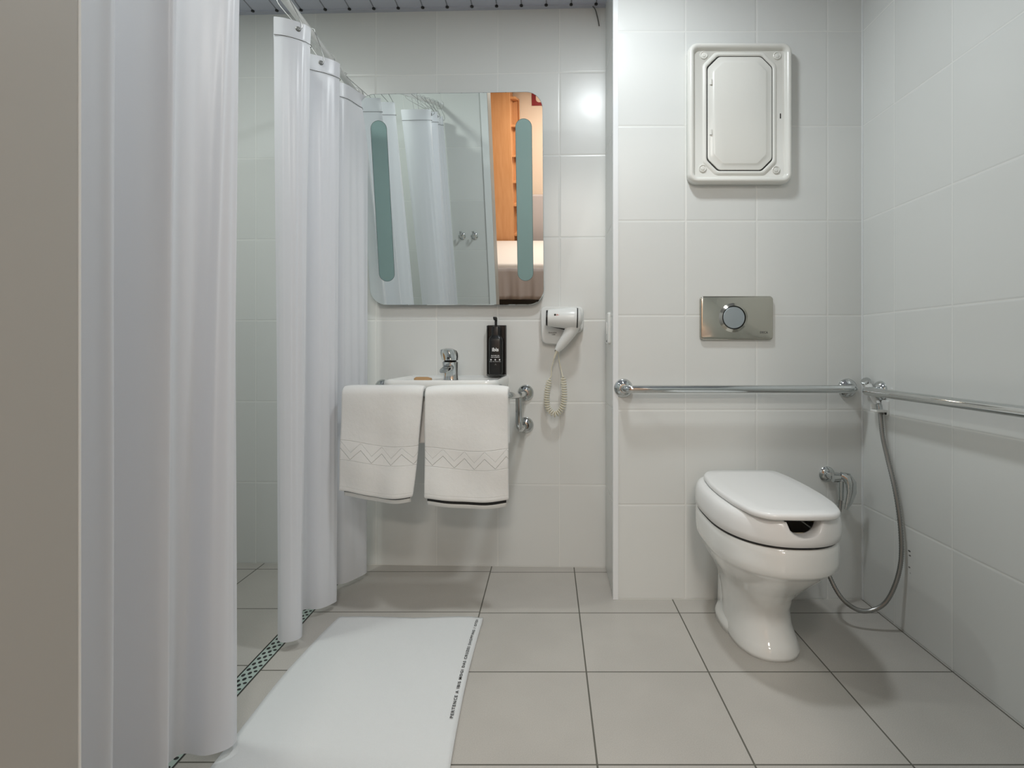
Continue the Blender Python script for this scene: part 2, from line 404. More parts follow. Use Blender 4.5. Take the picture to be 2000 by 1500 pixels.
# ------------------------------------------------------------------ shower drain channel
t = Thing('shower_drain', 'long perforated steel drain channel in the floor under the shower curtains', 'drain', (-0.813, 1.3, 0))
t.add('grate', join(box(-0.8350, -0.7930, 0.56, 2.2, -0.006, -0.0012)), m_drain, bev=0.0008)
t.add('edge_frame', join(box(-0.836, -0.8352, 0.55, 2.21, -0.006, 0.0003), box(-0.7930, -0.790, 0.55, 2.21, -0.006, 0.0003)), m_dark, smooth=False)
hl = []
i = 0; yy = 0.60
while yy < 2.18:
    for (dx, dy, a) in ((-0.0115, 0.0, 0), (0.001, 0.009, 0), (0.012, 0.018, 1)):
        cx_, cy_ = -0.814+dx, yy+dy
        hl.append(([(cx_+0.0050*cos(q*pi/5), cy_+(0.0072 if not a else 0.0050)*sin(q*pi/5), -0.0009) for q in range(10)], [tuple(range(10))]))
    yy += 0.0265
t.add('perforation', join(*hl), m_dark, smooth=False)

# ------------------------------------------------------------------ shower rail and curtains
RX, RZ = -0.785, 1.925
t = Thing('curtain_rail', 'straight white metal rail carrying the shower curtains', 'curtain rail', (RX, 2.2, RZ))
t.add('rod', tube([(RX, 0.552, RZ), (RX, 1.4, RZ), (RX, 2.222, RZ)], 0.0125, 18), m_white)
t.add('end_flange', lathe([(0, 0.026), (0.006, 0.026), (0.012, 0.017), (0.02, 0.016)], (RX, 2.228, RZ), (0, -1, 0)), m_white)
t.add('end_flange', lathe([(0, 0.026), (0.006, 0.026), (0.012, 0.017), (0.02, 0.016)], (RX, 0.5455, RZ), (0, 1, 0)), m_white)

def curtain(name, label, plan_top, plan_bot, ztop, zbot, ey, hooks, seed):
    rnd = random.Random(seed)
    A = spline([(y, x, 0) for y, x in plan_top], 12); B = spline([(y, x, 0) for y, x in plan_bot], 12)
    nz = 44; n = len(A); V = []; ph = [rnd.uniform(0, 6.28) for _ in range(4)]
    zz = []
    for j in range(nz+1):
        f = j/nz; zz.append(ztop+(zbot-ztop)*f)
    zz += [ztop-0.050, ztop-0.0525, ztop-0.055]; zz = sorted(set(zz), reverse=True)
    for z in zz:
        f = (ztop-z)/(ztop-zbot); g = f**0.7
        for i in range(n):
            y = A[i][0]*(1-g)+B[i][0]*g; x = A[i][1]*(1-g)+B[i][1]*g
            x += 0.004*sin(ph[0]+i*0.35+f*3.0)*f*(1-f)*2 + 0.0025*sin(ph[1]+i*0.9-f*5)*(1-f)*f*3
            if abs(z-(ztop-0.0525)) < 1e-6: x -= 0.0022
            V.append((x, y, z))
    F = []
    for r in range(len(zz)-1):
        for i in range(n-1): F.append((r*n+i, r*n+i+1, (r+1)*n+i+1, (r+1)*n+i))
    t = Thing(name, label, 'shower curtain', (RX, ey, zbot), group='vinyl shower curtains')
    t.add('fabric', (V, F), m_curt, sharp=None, sub=1)
    # dark stitched line under the eyelet band
    seam = [V[2*0+i] for i in range(n)]
    t.add('seam', tube([(p[0]+0.0012, p[1], ztop-0.0525) for p in [V[i] for i in range(n)]], 0.0009, 5), m_seam)
    for (hy, ang) in hooks:
        i = min(range(n), key=lambda q: abs(A[q][0]-hy)); hx = A[i][1]; hyy = A[i][0]
        nx, ny = cos(ang), sin(ang)
        c = Vector((hx, hyy, ztop-0.022)); d = Vector((nx, ny, 0))
        g = t.add('eyelet', lathe([(-0.002, 0.0035), (-0.003, 0.0065), (0.0, 0.0080), (0.003, 0.0065), (0.002, 0.0035)], c, d, 18, True, True), m_eyelet)
        t.add('hook', tube(spline([(hx+nx*0.006, hyy+ny*0.004, ztop-0.026), (hx+nx*0.013, hyy+0.003, ztop-0.004), (RX+0.016, hyy, RZ-0.002), (RX+0.012, hyy, RZ+0.013), (RX, hyy, RZ+0.0165), (RX-0.014, hyy, RZ+0.008), (RX-0.014, hyy, RZ-0.02), (hx-nx*0.010, hyy-0.002, ztop-0.008), (hx-nx*0.006, hyy-ny*0.004, ztop-0.026)], 5), 0.0013, 6), m_wire)
    return t
# near curtain, gathered towards the doorway
ntop = [(0.60, -0.79), (0.64, -0.745), (0.69, -0.80), (0.735, -0.74), (0.785, -0.80), (0.83, -0.735), (0.875, -0.795), (0.92, -0.73), (0.965, -0.79), (1.000, -0.69), (1.030, -0.705), (1.055, -0.79), (1.105, -0.765), (1.150, -0.70), (1.185, -0.673), (1.212, -0.683), (1.225, -0.72), (1.232, -0.775), (1.222, -0.825)]
nbot = [(0.60, -0.78), (0.63, -0.735), (0.675, -0.81), (0.72, -0.735), (0.77, -0.81), (0.82, -0.730), (0.87, -0.80), (0.915, -0.735), (0.97, -0.80), (1.005, -0.715), (1.030, -0.725), (1.060, -0.80), (1.110, -0.785), (1.148, -0.772), (1.143, -0.720), (1.166, -0.682), (1.200, -0.687), (1.228, -0.740), (1.222, -0.80)]
curtain('shower_curtain', 'white vinyl shower curtain with long folds hanging beside the door frame, nearer the viewer', ntop, nbot, 1.850, 0.028, 0.9,
        [(0.63, 0), (0.72, 0), (0.82, 0), (0.92, 0), (1.0, 0.2), (1.09, 0), (1.18, -0.3)], 1)
ftop = [(1.585, -0.800), (1.592, -0.772), (1.610, -0.742), (1.630, -0.722), (1.655, -0.724), (1.69, -0.80), (1.735, -0.815), (1.780, -0.785), (1.805, -0.745), (1.835, -0.713), (1.860, -0.716), (1.890, -0.80), (1.935, -0.815), (1.965, -0.77), (1.995, -0.735), (2.05, -0.715), (2.105, -0.695), (2.135, -0.745)]
fbot = [(1.600, -0.795), (1.585, -0.775), (1.590, -0.748), (1.612, -0.732), (1.640, -0.745), (1.68, -0.80), (1.74, -0.81), (1.785, -0.80), (1.790, -0.755), (1.820, -0.728), (1.855, -0.722), (1.885, -0.795), (1.93, -0.81), (1.97, -0.79), (1.985, -0.745), (2.03, -0.715), (2.085, -0.695), (2.12, -0.735)]
curtain('shower_curtain', 'white vinyl shower curtain hanging in front of the tiled wall beside the towels', ftop, fbot, 1.850, 0.028, 1.85,
        [(1.612, -0.7), (1.80, -0.8), (1.96, -0.6), (2.09, -0.3)], 2)

# ------------------------------------------------------------------ tilting mirror
MB = FB @ Matrix.Translation((-0.596, -0.030, 1.060)) @ Matrix.Rotation(math.atan2(0.138, 0.786), 4, 'X')
t = Thing('wall_mirror', 'tilted rounded rectangular mirror with two frosted strips above the washbasin', 'mirror', (0, 0, 0), MB)
w, h = 0.700, 0.798
t.add('glass', plate([(w, h, 0.062, 0.0005), (w, h, 0.062, -0.0012), (w-0.003, h-0.003, 0.061, -0.0022)], 10, 0, h/2), m_mirror, smooth=False)
t.add('backing', plate([(w-0.004, h-0.004, 0.06, 0.022), (w-0.002, h-0.002, 0.061, 0.0006)], 10, 0, h/2), m_mback)
for sx in (-1, 1):
    c = sx*0.277
    t.add('frosted_strip', plate([(0.060, 0.606, 0.0299, -0.0023), (0.060, 0.606, 0.0299, -0.0027)], 12, c, h*0.500), m_frost, label='frosted teal glass strip')
    t.add('frosted_strip_edge', plate([(0.0630, 0.609, 0.0314, -0.00225), (0.0630, 0.609, 0.0314, -0.0024)], 12, c, h*0.500), m_mback)
    t.add('bracket', join(box(sx*0.2-0.02, sx*0.2+0.02, 0.02, 0.135, h-0.10, h-0.07)), m_steel, smooth=False)

# ------------------------------------------------------------------ washbasin
def basin():
    u0, u1, D = -0.793, -0.390, 0.365
    cx, w = (u0+u1)/2, (u1-u0)
    t = Thing('washbasin', 'white ceramic wall-hung washbasin behind the two towels', 'washbasin', (cx, 0, 0.62), FB)
    def outline(w, d0, d1, r, z, n=7):
        # rounded front corners, square back
        pts = [(cx-w/2, -d0, z), (cx+w/2, -d0, z)]
        pts = [(cx+w/2, -d0, z)]
        for k in range(n+1):
            a = radians(0-90*k/n); pts.append((cx+w/2-r+r*cos(a), -(d1-r)+r*sin(a), z))
        for k in range(n+1):
            a = radians(270-90*k/n); pts.append((cx-w/2+r+r*cos(a), -(d1-r)+r*sin(a), z))
        pts.append((cx-w/2, -d0, z))
        return pts
    Z = 0.776
    outer = [outline(w*0.45, 0.0, 0.20, 0.06, Z-0.155), outline(w*0.70, 0.0, 0.29, 0.07, Z-0.135), outline(w*0.88, 0.0, 0.335, 0.06, Z-0.085), outline(w*0.97, 0.0, 0.357, 0.05, Z-0.045), outline(w*0.995, 0.0, D-0.001, 0.045, Z-0.026), outline(w, 0.0, D, 0.045, Z-0.012), outline(w-0.002, 0.0, D-0.001, 0.044, Z-0.005), outline(w-0.010, 0.0, D-0.005, 0.04, Z)]
    inner = [outline(w-0.024, 0.010, D-0.014, 0.035, Z-0.0005), outline(w-0.034, 0.018, D-0.022, 0.03, Z-0.009), outline(w-0.060, 0.185, D-0.035, 0.05, Z-0.012), outline(w-0.085, 0.195, D-0.05, 0.06, Z-0.03), outline(w-0.13, 0.21, D-0.075, 0.05, Z-0.10), outline(w*0.3, 0.25, D-0.11, 0.02, Z-0.125)]
    t.add('bowl', loft(outer+inner), m_cer, sharp=50)
    t.add('drain_fitting', lathe([(0, 0.022), (0.004, 0.022), (0.005, 0.018)], (cx, -0.27, Z-0.1252), (0, 0, 1)), m_chrome)
    t.add('trap', join(tube(bent([(cx, -0.15, 0.625), (cx, -0.15, 0.50), (cx, -0.07, 0.48), (cx, -0.07, 0.545), (cx, 0.0, 0.545)], 0.03), 0.016, 14), lathe([(0, 0.03), (0.006, 0.03), (0.012, 0.018)], (cx, 0, 0.545), (0, -1, 0))), m_chrome)
    return t
basin()

# faucet
fx, fv, fz = -0.597, 0.140, 0.767
t = Thing('basin_faucet', 'short chrome lever faucet on the ledge of the white washbasin', 'faucet', (fx, -fv, fz), FB)
def ell(cx, cy, z, a, b, n=28, p=2.6, tilt=0.0):
    out = []
    for k in range(n):
        q = 2*pi*k/n; c, s = cos(q), sin(q)
        px = a*abs(c)**(2/p)*(1 if c >= 0 else -1); py = b*abs(s)**(2/p)*(1 if s >= 0 else -1)
        out.append((cx+px, cy+py, z-tilt*py))
    return out
t.add('body', loft([ell(fx, -fv, fz-0.0005, .0285, .0285), ell(fx, -fv, fz+0.004, .0275, .0275), ell(fx-.001, -fv, fz+0.025, .0275, .0275), ell(fx-.0015, -fv-.002, fz+0.05, .0290, .031), ell(fx-.002, -fv-.003, fz+0.066, .0300, .032), ell(fx-.002, -fv-.003, fz+0.070, .024, .025)]), m_chrome)
t.add('spout', loft([[(fx-.003+a, -fv-.015, fz+.046+b) for a, b in rrect(.040, .026, .010)], [(fx-.004+a, -fv-.06, fz+.043+b) for a, b in rrect(.036, .021, .009)], [(fx-.005+a, -fv-.105, fz+.036+b) for a, b in rrect(.031, .016, .007)], [(fx-.005+a, -fv-.112, fz+.034+b) for a, b in rrect(.024, .010, .004)]]), m_chrome)
t.add('collar', lathe([(0, 0.023), (0.004, 0.023)], (fx-.002, -fv-.003, fz+0.0695), (0, 0, 1)), m_dark)
t.add('lever', loft([ell(fx-.002, -fv-.002, fz+0.073, .0300, .032), ell(fx-.003, -fv-.004, fz+0.086, .033, .035), ell(fx-.003, -fv-.014, fz+0.098, .034, .043, tilt=.18), ell(fx-.003, -fv-.018, fz+0.106, .031, .043, tilt=.22), ell(fx-.003, -fv-.014, fz+0.113, .019, .028, tilt=.22)]), m_chrome)
t.add('indicator', lathe([(0, 0.005), (0.0015, 0.0045)], (fx-.003, -fv-.0375, fz+.082), (0, -1, 0.1), 14), m_dark)

# soap bar in kraft wrap
sx_, sy_ = -0.690, -0.195
o = solo('soap_bar', loft([ell(sx_, sy_, 0.7645, .030, .020, 20, 3.5), ell(sx_, sy_, 0.769, .0325, .022, 20, 3.5), ell(sx_-.001, sy_, 0.774, .0315, .021, 20, 3.5), ell(sx_-.004, sy_, 0.7785, .022, .012, 20, 3.0)]), m_soap,
         'small brown paper-wrapped soap lying on the washbasin ledge', 'soap', FB, at=(sx_, sy_, 0.7645), sharp=25)

# ------------------------------------------------------------------ soap dispenser
dx = -0.438
t = Thing('soap_dispenser', 'black wall soap dispenser with white ibis lettering at the back of the washbasin', 'soap dispenser', (dx, 0, 0.78), FB)
t.add('back_plate', plate([(0.077, 0.200, 0.003, 0.0), (0.077, 0.200, 0.003, -0.008), (0.074, 0.197, 0.003, -0.010)], 4, dx, 0.879), m_black)
t.add('side_rail', box(dx-0.0385, dx-0.033, -0.03, -0.004, 0.782, 0.977), m_black, bev=0.0015)
t.add('side_rail', box(dx+0.033, dx+0.0385, -0.03, -0.004, 0.782, 0.977), m_black, bev=0.0015)
b = []
for z_, s_ in ((0.7815, .82), (0.785, .95), (0.792, 1), (0.915, 1), (0.926, .93), (0.934, .70), (0.938, .60)):
    b.append([(dx+.001+a*s_, -0.042+c*s_, z_) for a, c in rrect(.056, .050, .014, 6)])
t.add('bottle', loft(b), m_black)
t.add('cap', loft([[(dx+.001+a, -0.040+c, z_) for a, c in rrect(.036*s_, .036*s_, .012*s_, 6)] for z_, s_ in ((.936, 1), (.966, 1), (.972, .9), (.974, .45))]), m_black)
t.add('pump', join(tube([(dx, -0.040, 0.970), (dx, -0.040, 0.998)], [0.0045, 0.0055], 12), loft([ell(dx-.001, -0.045, 0.997, .007, .012, 16), ell(dx-.002, -0.048, 1.005, .0085, .015, 16), ell(dx-.003, -0.047, 1.010, .007, .013, 16)])), m_black)
t.add('tray', loft([[(dx+a, -0.030+c, z_) for a, c in rrect(.080*s_, .062*s_, .010, 5)] for z_, s_ in ((.7775, .82), (.7785, .9), (.7815, .93), (.7815, .86))]), m_clear)
fy = -0.0678
t.add('lettering', join(wall_text('ibis', 0.020, dx+.001, fy, 0.880, 0.0006), wall_text('SHOWER GEL', 0.0055, dx+.001, fy, 0.8565, 0.0001), wall_text('AND SHAMPOO', 0.0048, dx+.001, fy, 0.8500, 0.0001),
      wall_text('body', 0.0045, dx-.016, fy, 0.8335), wall_text('hair & face', 0.0045, dx+.001, fy, 0.8335), wall_text('hands', 0.0045, dx+.018, fy, 0.8335),
      *[([(dx+q+.0030*cos(a*pi/6), fy, .8405+.0030*sin(a*pi/6)) for a in range(12)], [tuple(range(12))]) for q in (-.016, .001, .018)]), m_wprint, smooth=False, label='white printed ibis lettering and icons')
t.add('emblem', ([(dx+.002-.0045, fy, .818), (dx+.002, fy, .8265), (dx+.002+.005, fy, .8175), (dx+.002, fy, .8205)], [(0, 1, 2, 3)]), m_greyp, smooth=False)

# ------------------------------------------------------------------ support bar around the washbasin
zl, zr = 0.727, 0.706
t = Thing('grab_bar', 'chrome support bar around the washbasin with towels draped over it', 'grab bar', (-0.62, 0, 0.70), FB)
t.add('rail', tube(bent([(-0.322, -0.004, zr), (-0.327, -0.07, zr), (-0.337, -0.14, 0.707), (-0.345, -0.405, 0.729), (-0.898, -0.405, 0.732), (-0.907, -0.004, zl)], 0.045, 8), 0.0125, 16), m_chrome)
t.add('brace', tube(bent([(-0.322, -0.004, 0.575), (-0.337, -0.14, 0.575), (-0.338, -0.14, 0.700)], 0.035, 8), 0.0125, 16), m_chrome)
for (u, z) in ((-0.322, zr), (-0.322, 0.575), (-0.907, zl)):
    f_ = t.add('flange', lathe([(0, 0.0315), (0.004, 0.0325), (0.010, 0.0300), (0.016, 0.022), (0.021, 0.0150)], (u, 0, z), (0, -1, 0), 32), m_chrome)

# ------------------------------------------------------------------ towels
def towel(label, u0t, u1t, u0b, u1b, zb0, zb1, bar_z, seed, stripe, ib):
    rnd = random.Random(seed); p = [rnd.uniform(0, 6.28) for _ in range(6)]
    yb = -0.405; T = 0.020; R = 0.0125+T/2+0.0008
    nx = 36; path = []
    hang = 0.345
    for k in range(37): path.append(('f', k/36))
    for k in range(1, 12): path.append(('a', k/12))
    for k in range(0, 26): path.append(('b', k/25))
    V, UV = [], []
    for (kind, q) in path:
        for i in range(nx+1):
            s = i/nx
            zb = zb0+(zb1-zb0)*s + 0.007*sin(s*5.2+p[0])
            zc = bar_z+0.0025*sin(s*3+p[1])
            edge = (abs(2*s-1))**5
            if kind == 'f':
                z = zb+(zc-zb)*q; f = 1-q
                u = (u0t+(u1t-u0t)*s)*q**0.8+(u0b+(u1b-u0b)*s)*(1-q**0.8)
                y = yb-R - f*(0.006*sin(s*6.5+p[2])+0.004*sin(s*13+p[3])) - 0.0035*sin(q*9+s*4+p[4])*f**0.5 - 0.012*f + 0.008*edge*f
                vv = (z-zb)
            elif kind == 'a':
                a = pi*q; z = zc+R*sin(a)*(1-0.25*edge); y = yb-R*cos(a); u = u0t+(u1t-u0t)*s; vv = 0.36+R*a
            else:
                z = zc-q*(zc-0.565); y = yb+R-0.0*q; u = u0t+(u1t-u0t)*s; vv = 0.45+q*0.3
                y = yb+R+0.004*q*sin(s*5)
            V.append((u, y, z)); UV.append(((u if kind != 'b' else s*0.28)+1.0, vv))
    n = nx+1; F = [(r*n+i, r*n+i+1, (r+1)*n+i+1, (r+1)*n+i) for r in range(len(path)-1) for i in range(nx)]
    t = Thing('towel', label, 'towel', ((u0t+u1t)/2, yb, bar_z), FB, 'towels on the washbasin bar')
    t.add('outer_fold', (V, F), m_towel, sharp=None, solid=T, sub=1, uv=UV)
    # inner layer that shows below the hem, with its woven stripe
    def sheet(z0o, z1o, yo, ua, ub):
        V2 = []
        for r in range(9):
            for i in range(nx+1):
                s = ua+(ub-ua)*i/nx; q = r/8
                zb = zb0+(zb1-zb0)*s+0.007*sin(s*5.2+p[0])
                z = zb+z0o+(z1o-z0o)*q
                u = u0b+(u1b-u0b)*s
                y = yb-R-(0.006*sin(s*6.5+p[2])+0.004*sin(s*13+p[3]))-0.0035*sin(s*4+p[4])-0.012+0.008*(abs(2*s-1))**5
                V2.append((u, y+yo, z))
        return V2, [(r*n+i, r*n+i+1, (r+1)*n+i+1, (r+1)*n+i) for r in range(8) for i in range(nx)]
    inn = t.add('inner_fold', sheet(ib, 0.10, 0.0145, 0.02+0.03*(seed % 2), 0.965), m_terry, sharp=None, solid=0.009)
    st = t.add('stripe', sheet(ib+0.013, ib+0.013+stripe, 0.0095, 0.02+0.03*(seed % 2), 0.965), m_ink, parent=inn, sharp=None, solid=0.0016, label='black woven stripe')
    return t
towel('white towel with a zigzag band on the washbasin bar, hanging next to the shower curtain', -0.898, -0.628, -0.906, -0.662, 0.408, 0.396, 0.732, 3, 0.0045, -0.018)
towel('white towel with a thick black stripe on the washbasin bar, under the soap dispenser', -0.622, -0.347, -0.620, -0.345, 0.387, 0.388, 0.729, 8, 0.0115, -0.024)

# ------------------------------------------------------------------ hair dryer and its holder
t = Thing('hair_dryer_holder', 'white plastic wall holder behind the hair dryer', 'holder', (-0.175, 0, 0.95), FB)
def outl(pts, r, n=5):
    P_ = [Vector((a, b, 0)) for a, b in pts]; out = []
    m_ = len(P_)
    for i in range(m_):
        a = P_[i-1]-P_[i]; b = P_[(i+1) % m_]-P_[i]; ra = min(r, a.length*.45, b.length*.45)
        p0 = P_[i]+a.normalized()*ra; p1 = P_[i]+b.normalized()*ra
        for k in range(n+1):
            q = k/n; w_ = p0*(1-q)**2+P_[i]*2*q*(1-q)+p1*q*q; out.append((w_.x, w_.y))
    return out
ho = outl([(-0.262, 1.052), (-0.088, 1.052), (-0.088, 0.955), (-0.135, 0.940), (-0.163, 0.897), (-0.256, 0.905)], 0.024)
hc = (-0.18, 0.985)
def sc(pts, s): return [(hc[0]+(a-hc[0])*s, hc[1]+(b-hc[1])*s) for a, b in pts]
t.add('shell', loft([[(a, y, b) for a, b in sc(ho, s)] for s, y in ((.97, 0), (1, -.006), (1, -.024), (.985, -.032), (.95, -.036))]), m_white, sharp=50)
t.add('lettering', join(wall_text('Executive', 0.0082, -0.212, -0.0366, 0.948, 0.0001), wall_text('1200', 0.0075, -0.209, -0.0366, 0.940, 0.0001)), m_greyp, smooth=False, label='small grey printed words')

t = Thing('hair_dryer', 'white hair dryer with coiled cream cord hanging on the wall holder', 'hair dryer', (-0.16, -0.09, 1.0), FB)
yd = -0.085
ax0 = Vector((-0.236, yd, 1.004)); ax1 = Vector((-0.104, yd, 1.001)); ad = (ax1-ax0).normalized()
t.add('barrel', lathe([(0.006, 0.0300), (0.008, 0.0325), (0.03, 0.0355), (0.075, 0.0405), (0.105, 0.0420), (0.118, 0.041), (0.125, 0.038)], ax0, ad, 36), m_white)
t.add('nozzle', lathe([(0, 0.026), (0.0, 0.0300), (0.006, 0.0305), (0.010, 0.0300), (0.010, 0.02)], ax0, ad, 36, True, False), m_black)
t.add('rear_grille', join(lathe([(0.1185, 0.039), (0.119, 0.0415), (0.1215, 0.0412), (0.1235, 0.039)], ax0, ad, 36, False, False)), m_dark)
t.add('rear_cap', lathe([(0.1235, 0.0385), (0.132, 0.033), (0.139, 0.022), (0.142, 0.008)], ax0, ad, 36), m_white)
hp = [Vector((-0.128, yd, 0.985)), Vector((-0.138, yd, 0.955)), Vector((-0.158, yd+.004, 0.925)), Vector((-0.180, yd+.010, 0.895)), Vector((-0.194, yd+.014, 0.876))]
def oval_tube(P_, A, B, n=22):
    loops = []
    for i, p_ in enumerate(P_):
        d = (P_[min(i+1, len(P_)-1)]-P_[max(i-1, 0)]).normalized(); s = Vector((0, 1, 0)); w_ = d.cross(s).normalized()
        loops.append([tuple(p_+w_*A[i]*cos(2*pi*k/n)+s*B[i]*sin(2*pi*k/n)) for k in range(n)])
    return loft(loops)
t.add('handle', oval_tube(hp, [.029, .0255, .0215, .017, .0105], [.024, .022, .019, .015, .010]), m_white)
gp = outl([(-0.234, 0.974), (-0.156, 0.956), (-0.150, 0.949), (-0.166, 0.922), (-0.205, 0.874), (-0.198, 0.874), (-0.15, 0.92), (-0.12, 0.96), (-0.15, 0.99), (-0.22, 0.99)], 0.004)
t.add('seam', loft([[(a, y, b) for a, b in gp] for y in (yd+.028, yd+.020)]), m_dark, smooth=False)
t.add('lettering', wall_text('Power', 0.0105, -0.181, yd-.0365, 1.0120, 0.0001), m_red, smooth=False, label='small red printed word')
t.add('logo_dot', lathe([(0, 0.0042), (0.0012, 0.0040)], (-0.2005, yd-.0345, 1.0135), (0, -1, 0), 16), m_black)
c0 = spline([(-0.194, yd+.014, 0.878), (-0.199, yd+.015, 0.862), (-0.206, -0.060, 0.843), (-0.216, -0.050, 0.806), (-0.2165, -0.045, 0.780), (-0.222, -0.045, 0.768)], 6)
t.add('strain_relief', tube([(-0.193, yd+.014, 0.880), (-0.200, yd+.018, 0.862), (-0.2055, yd+.022, 0.846)], [.0055, .0045, .0035], 10), m_cord)
path = spline([(-0.222, -0.045, 0.768), (-0.232, -0.045, 0.725), (-0.235, -0.045, 0.680), (-0.228, -0.045, 0.645), (-0.202, -0.045, 0.624), (-0.176, -0.045, 0.645), (-0.166, -0.045, 0.685), (-0.167, -0.045, 0.735), (-0.172, -0.045, 0.776)], 30)
coil = []; turns = 34; NN = turns*14
cum = [0]
for i in range(1, len(path)): cum.append(cum[-1]+(path[i]-path[i-1]).length)
for i in range(NN+1):
    s = cum[-1]*i/NN; j = max(q for q in range(len(cum)) if cum[q] <= s+1e-9); j = min(j, len(path)-2)
    f_ = (s-cum[j])/(cum[j+1]-cum[j]); pt = path[j].lerp(path[j+1], f_); tg = (path[j+1]-path[j]).normalized()
    nrm = tg.cross(Vector((0, 1, 0))).normalized(); a = 2*pi*turns*i/NN
    env = min(1, i/20, (NN-i)/20)
    coil.append(pt+(nrm*cos(a)+Vector((0, 1, 0))*sin(a))*0.0105*env)
c1 = spline([(-0.172, -0.045, 0.776), (-0.178, -0.040, 0.800), (-0.188, -0.030, 0.850), (-0.190, -0.025, 0.902)], 6)
t.add('coiled_cord', tube([*c0[:-1], *coil, *c1[1:]], 0.0021, 7), m_cord, label='coiled cream cord')

# small wall plate on the side of the return wall, seen edge-on
t = Thing('wall_switch', 'narrow white switch plate on the return wall beside the corner strip', 'switch', (-2.055, 0, 0.96), Matrix.Translation((0.2305, 0, 0)) @ Matrix.Rotation(-pi/2, 4, 'Z'))
t.add('plate', plate([(0.074, 0.118, 0.008, 0), (0.074, 0.118, 0.008, -0.007), (0.068, 0.112, 0.007, -0.010)], 5, -2.055, 0.96), m_white)
t.add('rocker', plate([(0.022, 0.045, 0.002, -0.009), (0.021, 0.044, 0.002, -0.0125)], 3, -2.055, 0.96), m_white)
t.add('screw', lathe([(0, .004), (.0015, .0035)], (-2.055, -.0098, .912), (0, -1, 0), 12), m_dark)
# thin cable end poking out under the ceiling
solo('loose_cable', tube(spline([(-0.052, -0.010, 2.262), (-0.040, -0.010, 2.245), (-0.030, -0.007, 2.21), (-0.025, -0.004, 2.185)], 5), [0.0022]*16, 6), m_greyp,
     'thin dark wire poking out below the grey ceiling near the corner', 'cable', FB, at=(-0.052, -0.01, 2.262))

# ------------------------------------------------------------------ access hatch
hx, hz = 0.6655, 1.7015
t = Thing('access_hatch', 'white plastic service hatch with octagonal door above the toilet flush plate', 'hatch', (hx, 0, hz), FT)
w, h = 0.360, 0.487
t.add('frame', plate([(w-.01, h-.01, .028, 0), (w, h, .033, -.005), (w, h, .033, -.022), (w-.003, h-.003, .031, -.030), (w-.010, h-.010, .028, -.0355), (w-.020, h-.020, .025, -.0370), (w-.030, h-.030, .021, -.0355), (w-.040, h-.040, .017, -.030), (w-.045, h-.045, .014, -.0235), (w-.047, h-.047, .013, -.0225)], 8, hx, hz), m_cream, sharp=60)
dw, dh, ch = 0.228, 0.398, 0.038
def octring(stack): return loft([[(a, y, b) for a, b in outl(oct_(w_, h_, c_, hx, hz), .008, 3)] for w_, h_, c_, y in stack], False, False)
t.add('door_surround', octring([(dw+.030, dh+.030, ch+.006, -0.0225), (dw+.022, dh+.022, ch+.004, -0.0265), (dw+.012, dh+.012, ch+.002, -0.0275), (dw+.003, dh+.003, ch, -0.0260), (dw+.001, dh+.001, ch, -0.0220)]), m_cream, sharp=60)
t.add('gap', loft([[(a, y, b) for a, b in outl(oct_(dw+.002, dh+.002, ch, hx, hz), .008, 3)] for y in (-0.0220, -0.0228)]), m_dark, smooth=False)
d_ = t.add('door', loft([[(a, y, b) for a, b in outl(oct_(w_, h_, c_, hx, hz), .008, 3)] for w_, h_, c_, y in ((dw-.005, dh-.005, ch, -0.0220), (dw-.006, dh-.006, ch, -0.0265), (dw-0.0170, dh-0.0170, ch-.001, -0.0280), (dw-.036, dh-.036, ch-.004, -0.0275), (dw-.044, dh-.044, ch-.006, -0.0305), (dw-.052, dh-.052, ch-.008, -0.0315))]), m_cream, sharp=60)
for (a, b) in ((0.541, 1.905), (0.796, 1.903), (0.537, 1.511), (0.792, 1.506)):
    s_ = t.add('screw_cap', lathe([(0, .0135), (.003, .0135), (.0045, .0115), (.002, .0095), (.002, .0075), (.0045, .006), (.005, .003)], (a, -0.0222, b), (0, -1, 0), 22), m_cream)
t.add('latch_slot', plate([(.0035, .018, .0015, -0.0224), (.0035, .018, .0015, -0.0232)], 3, 0.808, 1.694), m_black)
for z_ in (1.809, 1.635):
    t.add('hinge', loft([ell(0.5645, -0.0290, z_+q, .0045, .003, 10) for q in (-.009, .009)]), m_cream)

# ------------------------------------------------------------------ flush plate
cx, cz = 0.660, 0.991
t = Thing('flush_plate', 'polished steel flush plate with one round button on the tiles above the toilet', 'flush plate', (cx, 0, cz), FT)
t.add('plate', plate([(.250, .148, .010, 0), (.256, .154, .013, -.003), (.256, .154, .013, -.009), (.253, .151, .012, -.012), (.246, .144, .009, -.0135)], 6, cx, cz), m_plate, sharp=55)
bx, bz = 0.6475, 0.992
t.add('button_collar', lathe([(0, .052), (.002, .049), (.006, .044), (.008, .0412), (.006, .0405)], (bx, -.0130, bz), (0, -1, 0), 40, False, False), m_plate)
t.add('button_gap', lathe([(0, .0408), (.0035, .0408)], (bx, -.0135, bz), (0, -1, 0), 40), m_black)
t.add('button', lathe([(0, .0375), (.0065, .0375), (.0075, .0365), (.0078, .02)], (bx, -.0135, bz), (0, -1, 0), 40), m_button)
t.add('lettering', wall_text('DECA', .0105, 0.7545, -.0139, 0.9400, .0003, 1.0), m_greyp, smooth=False, label='small dark brand lettering')

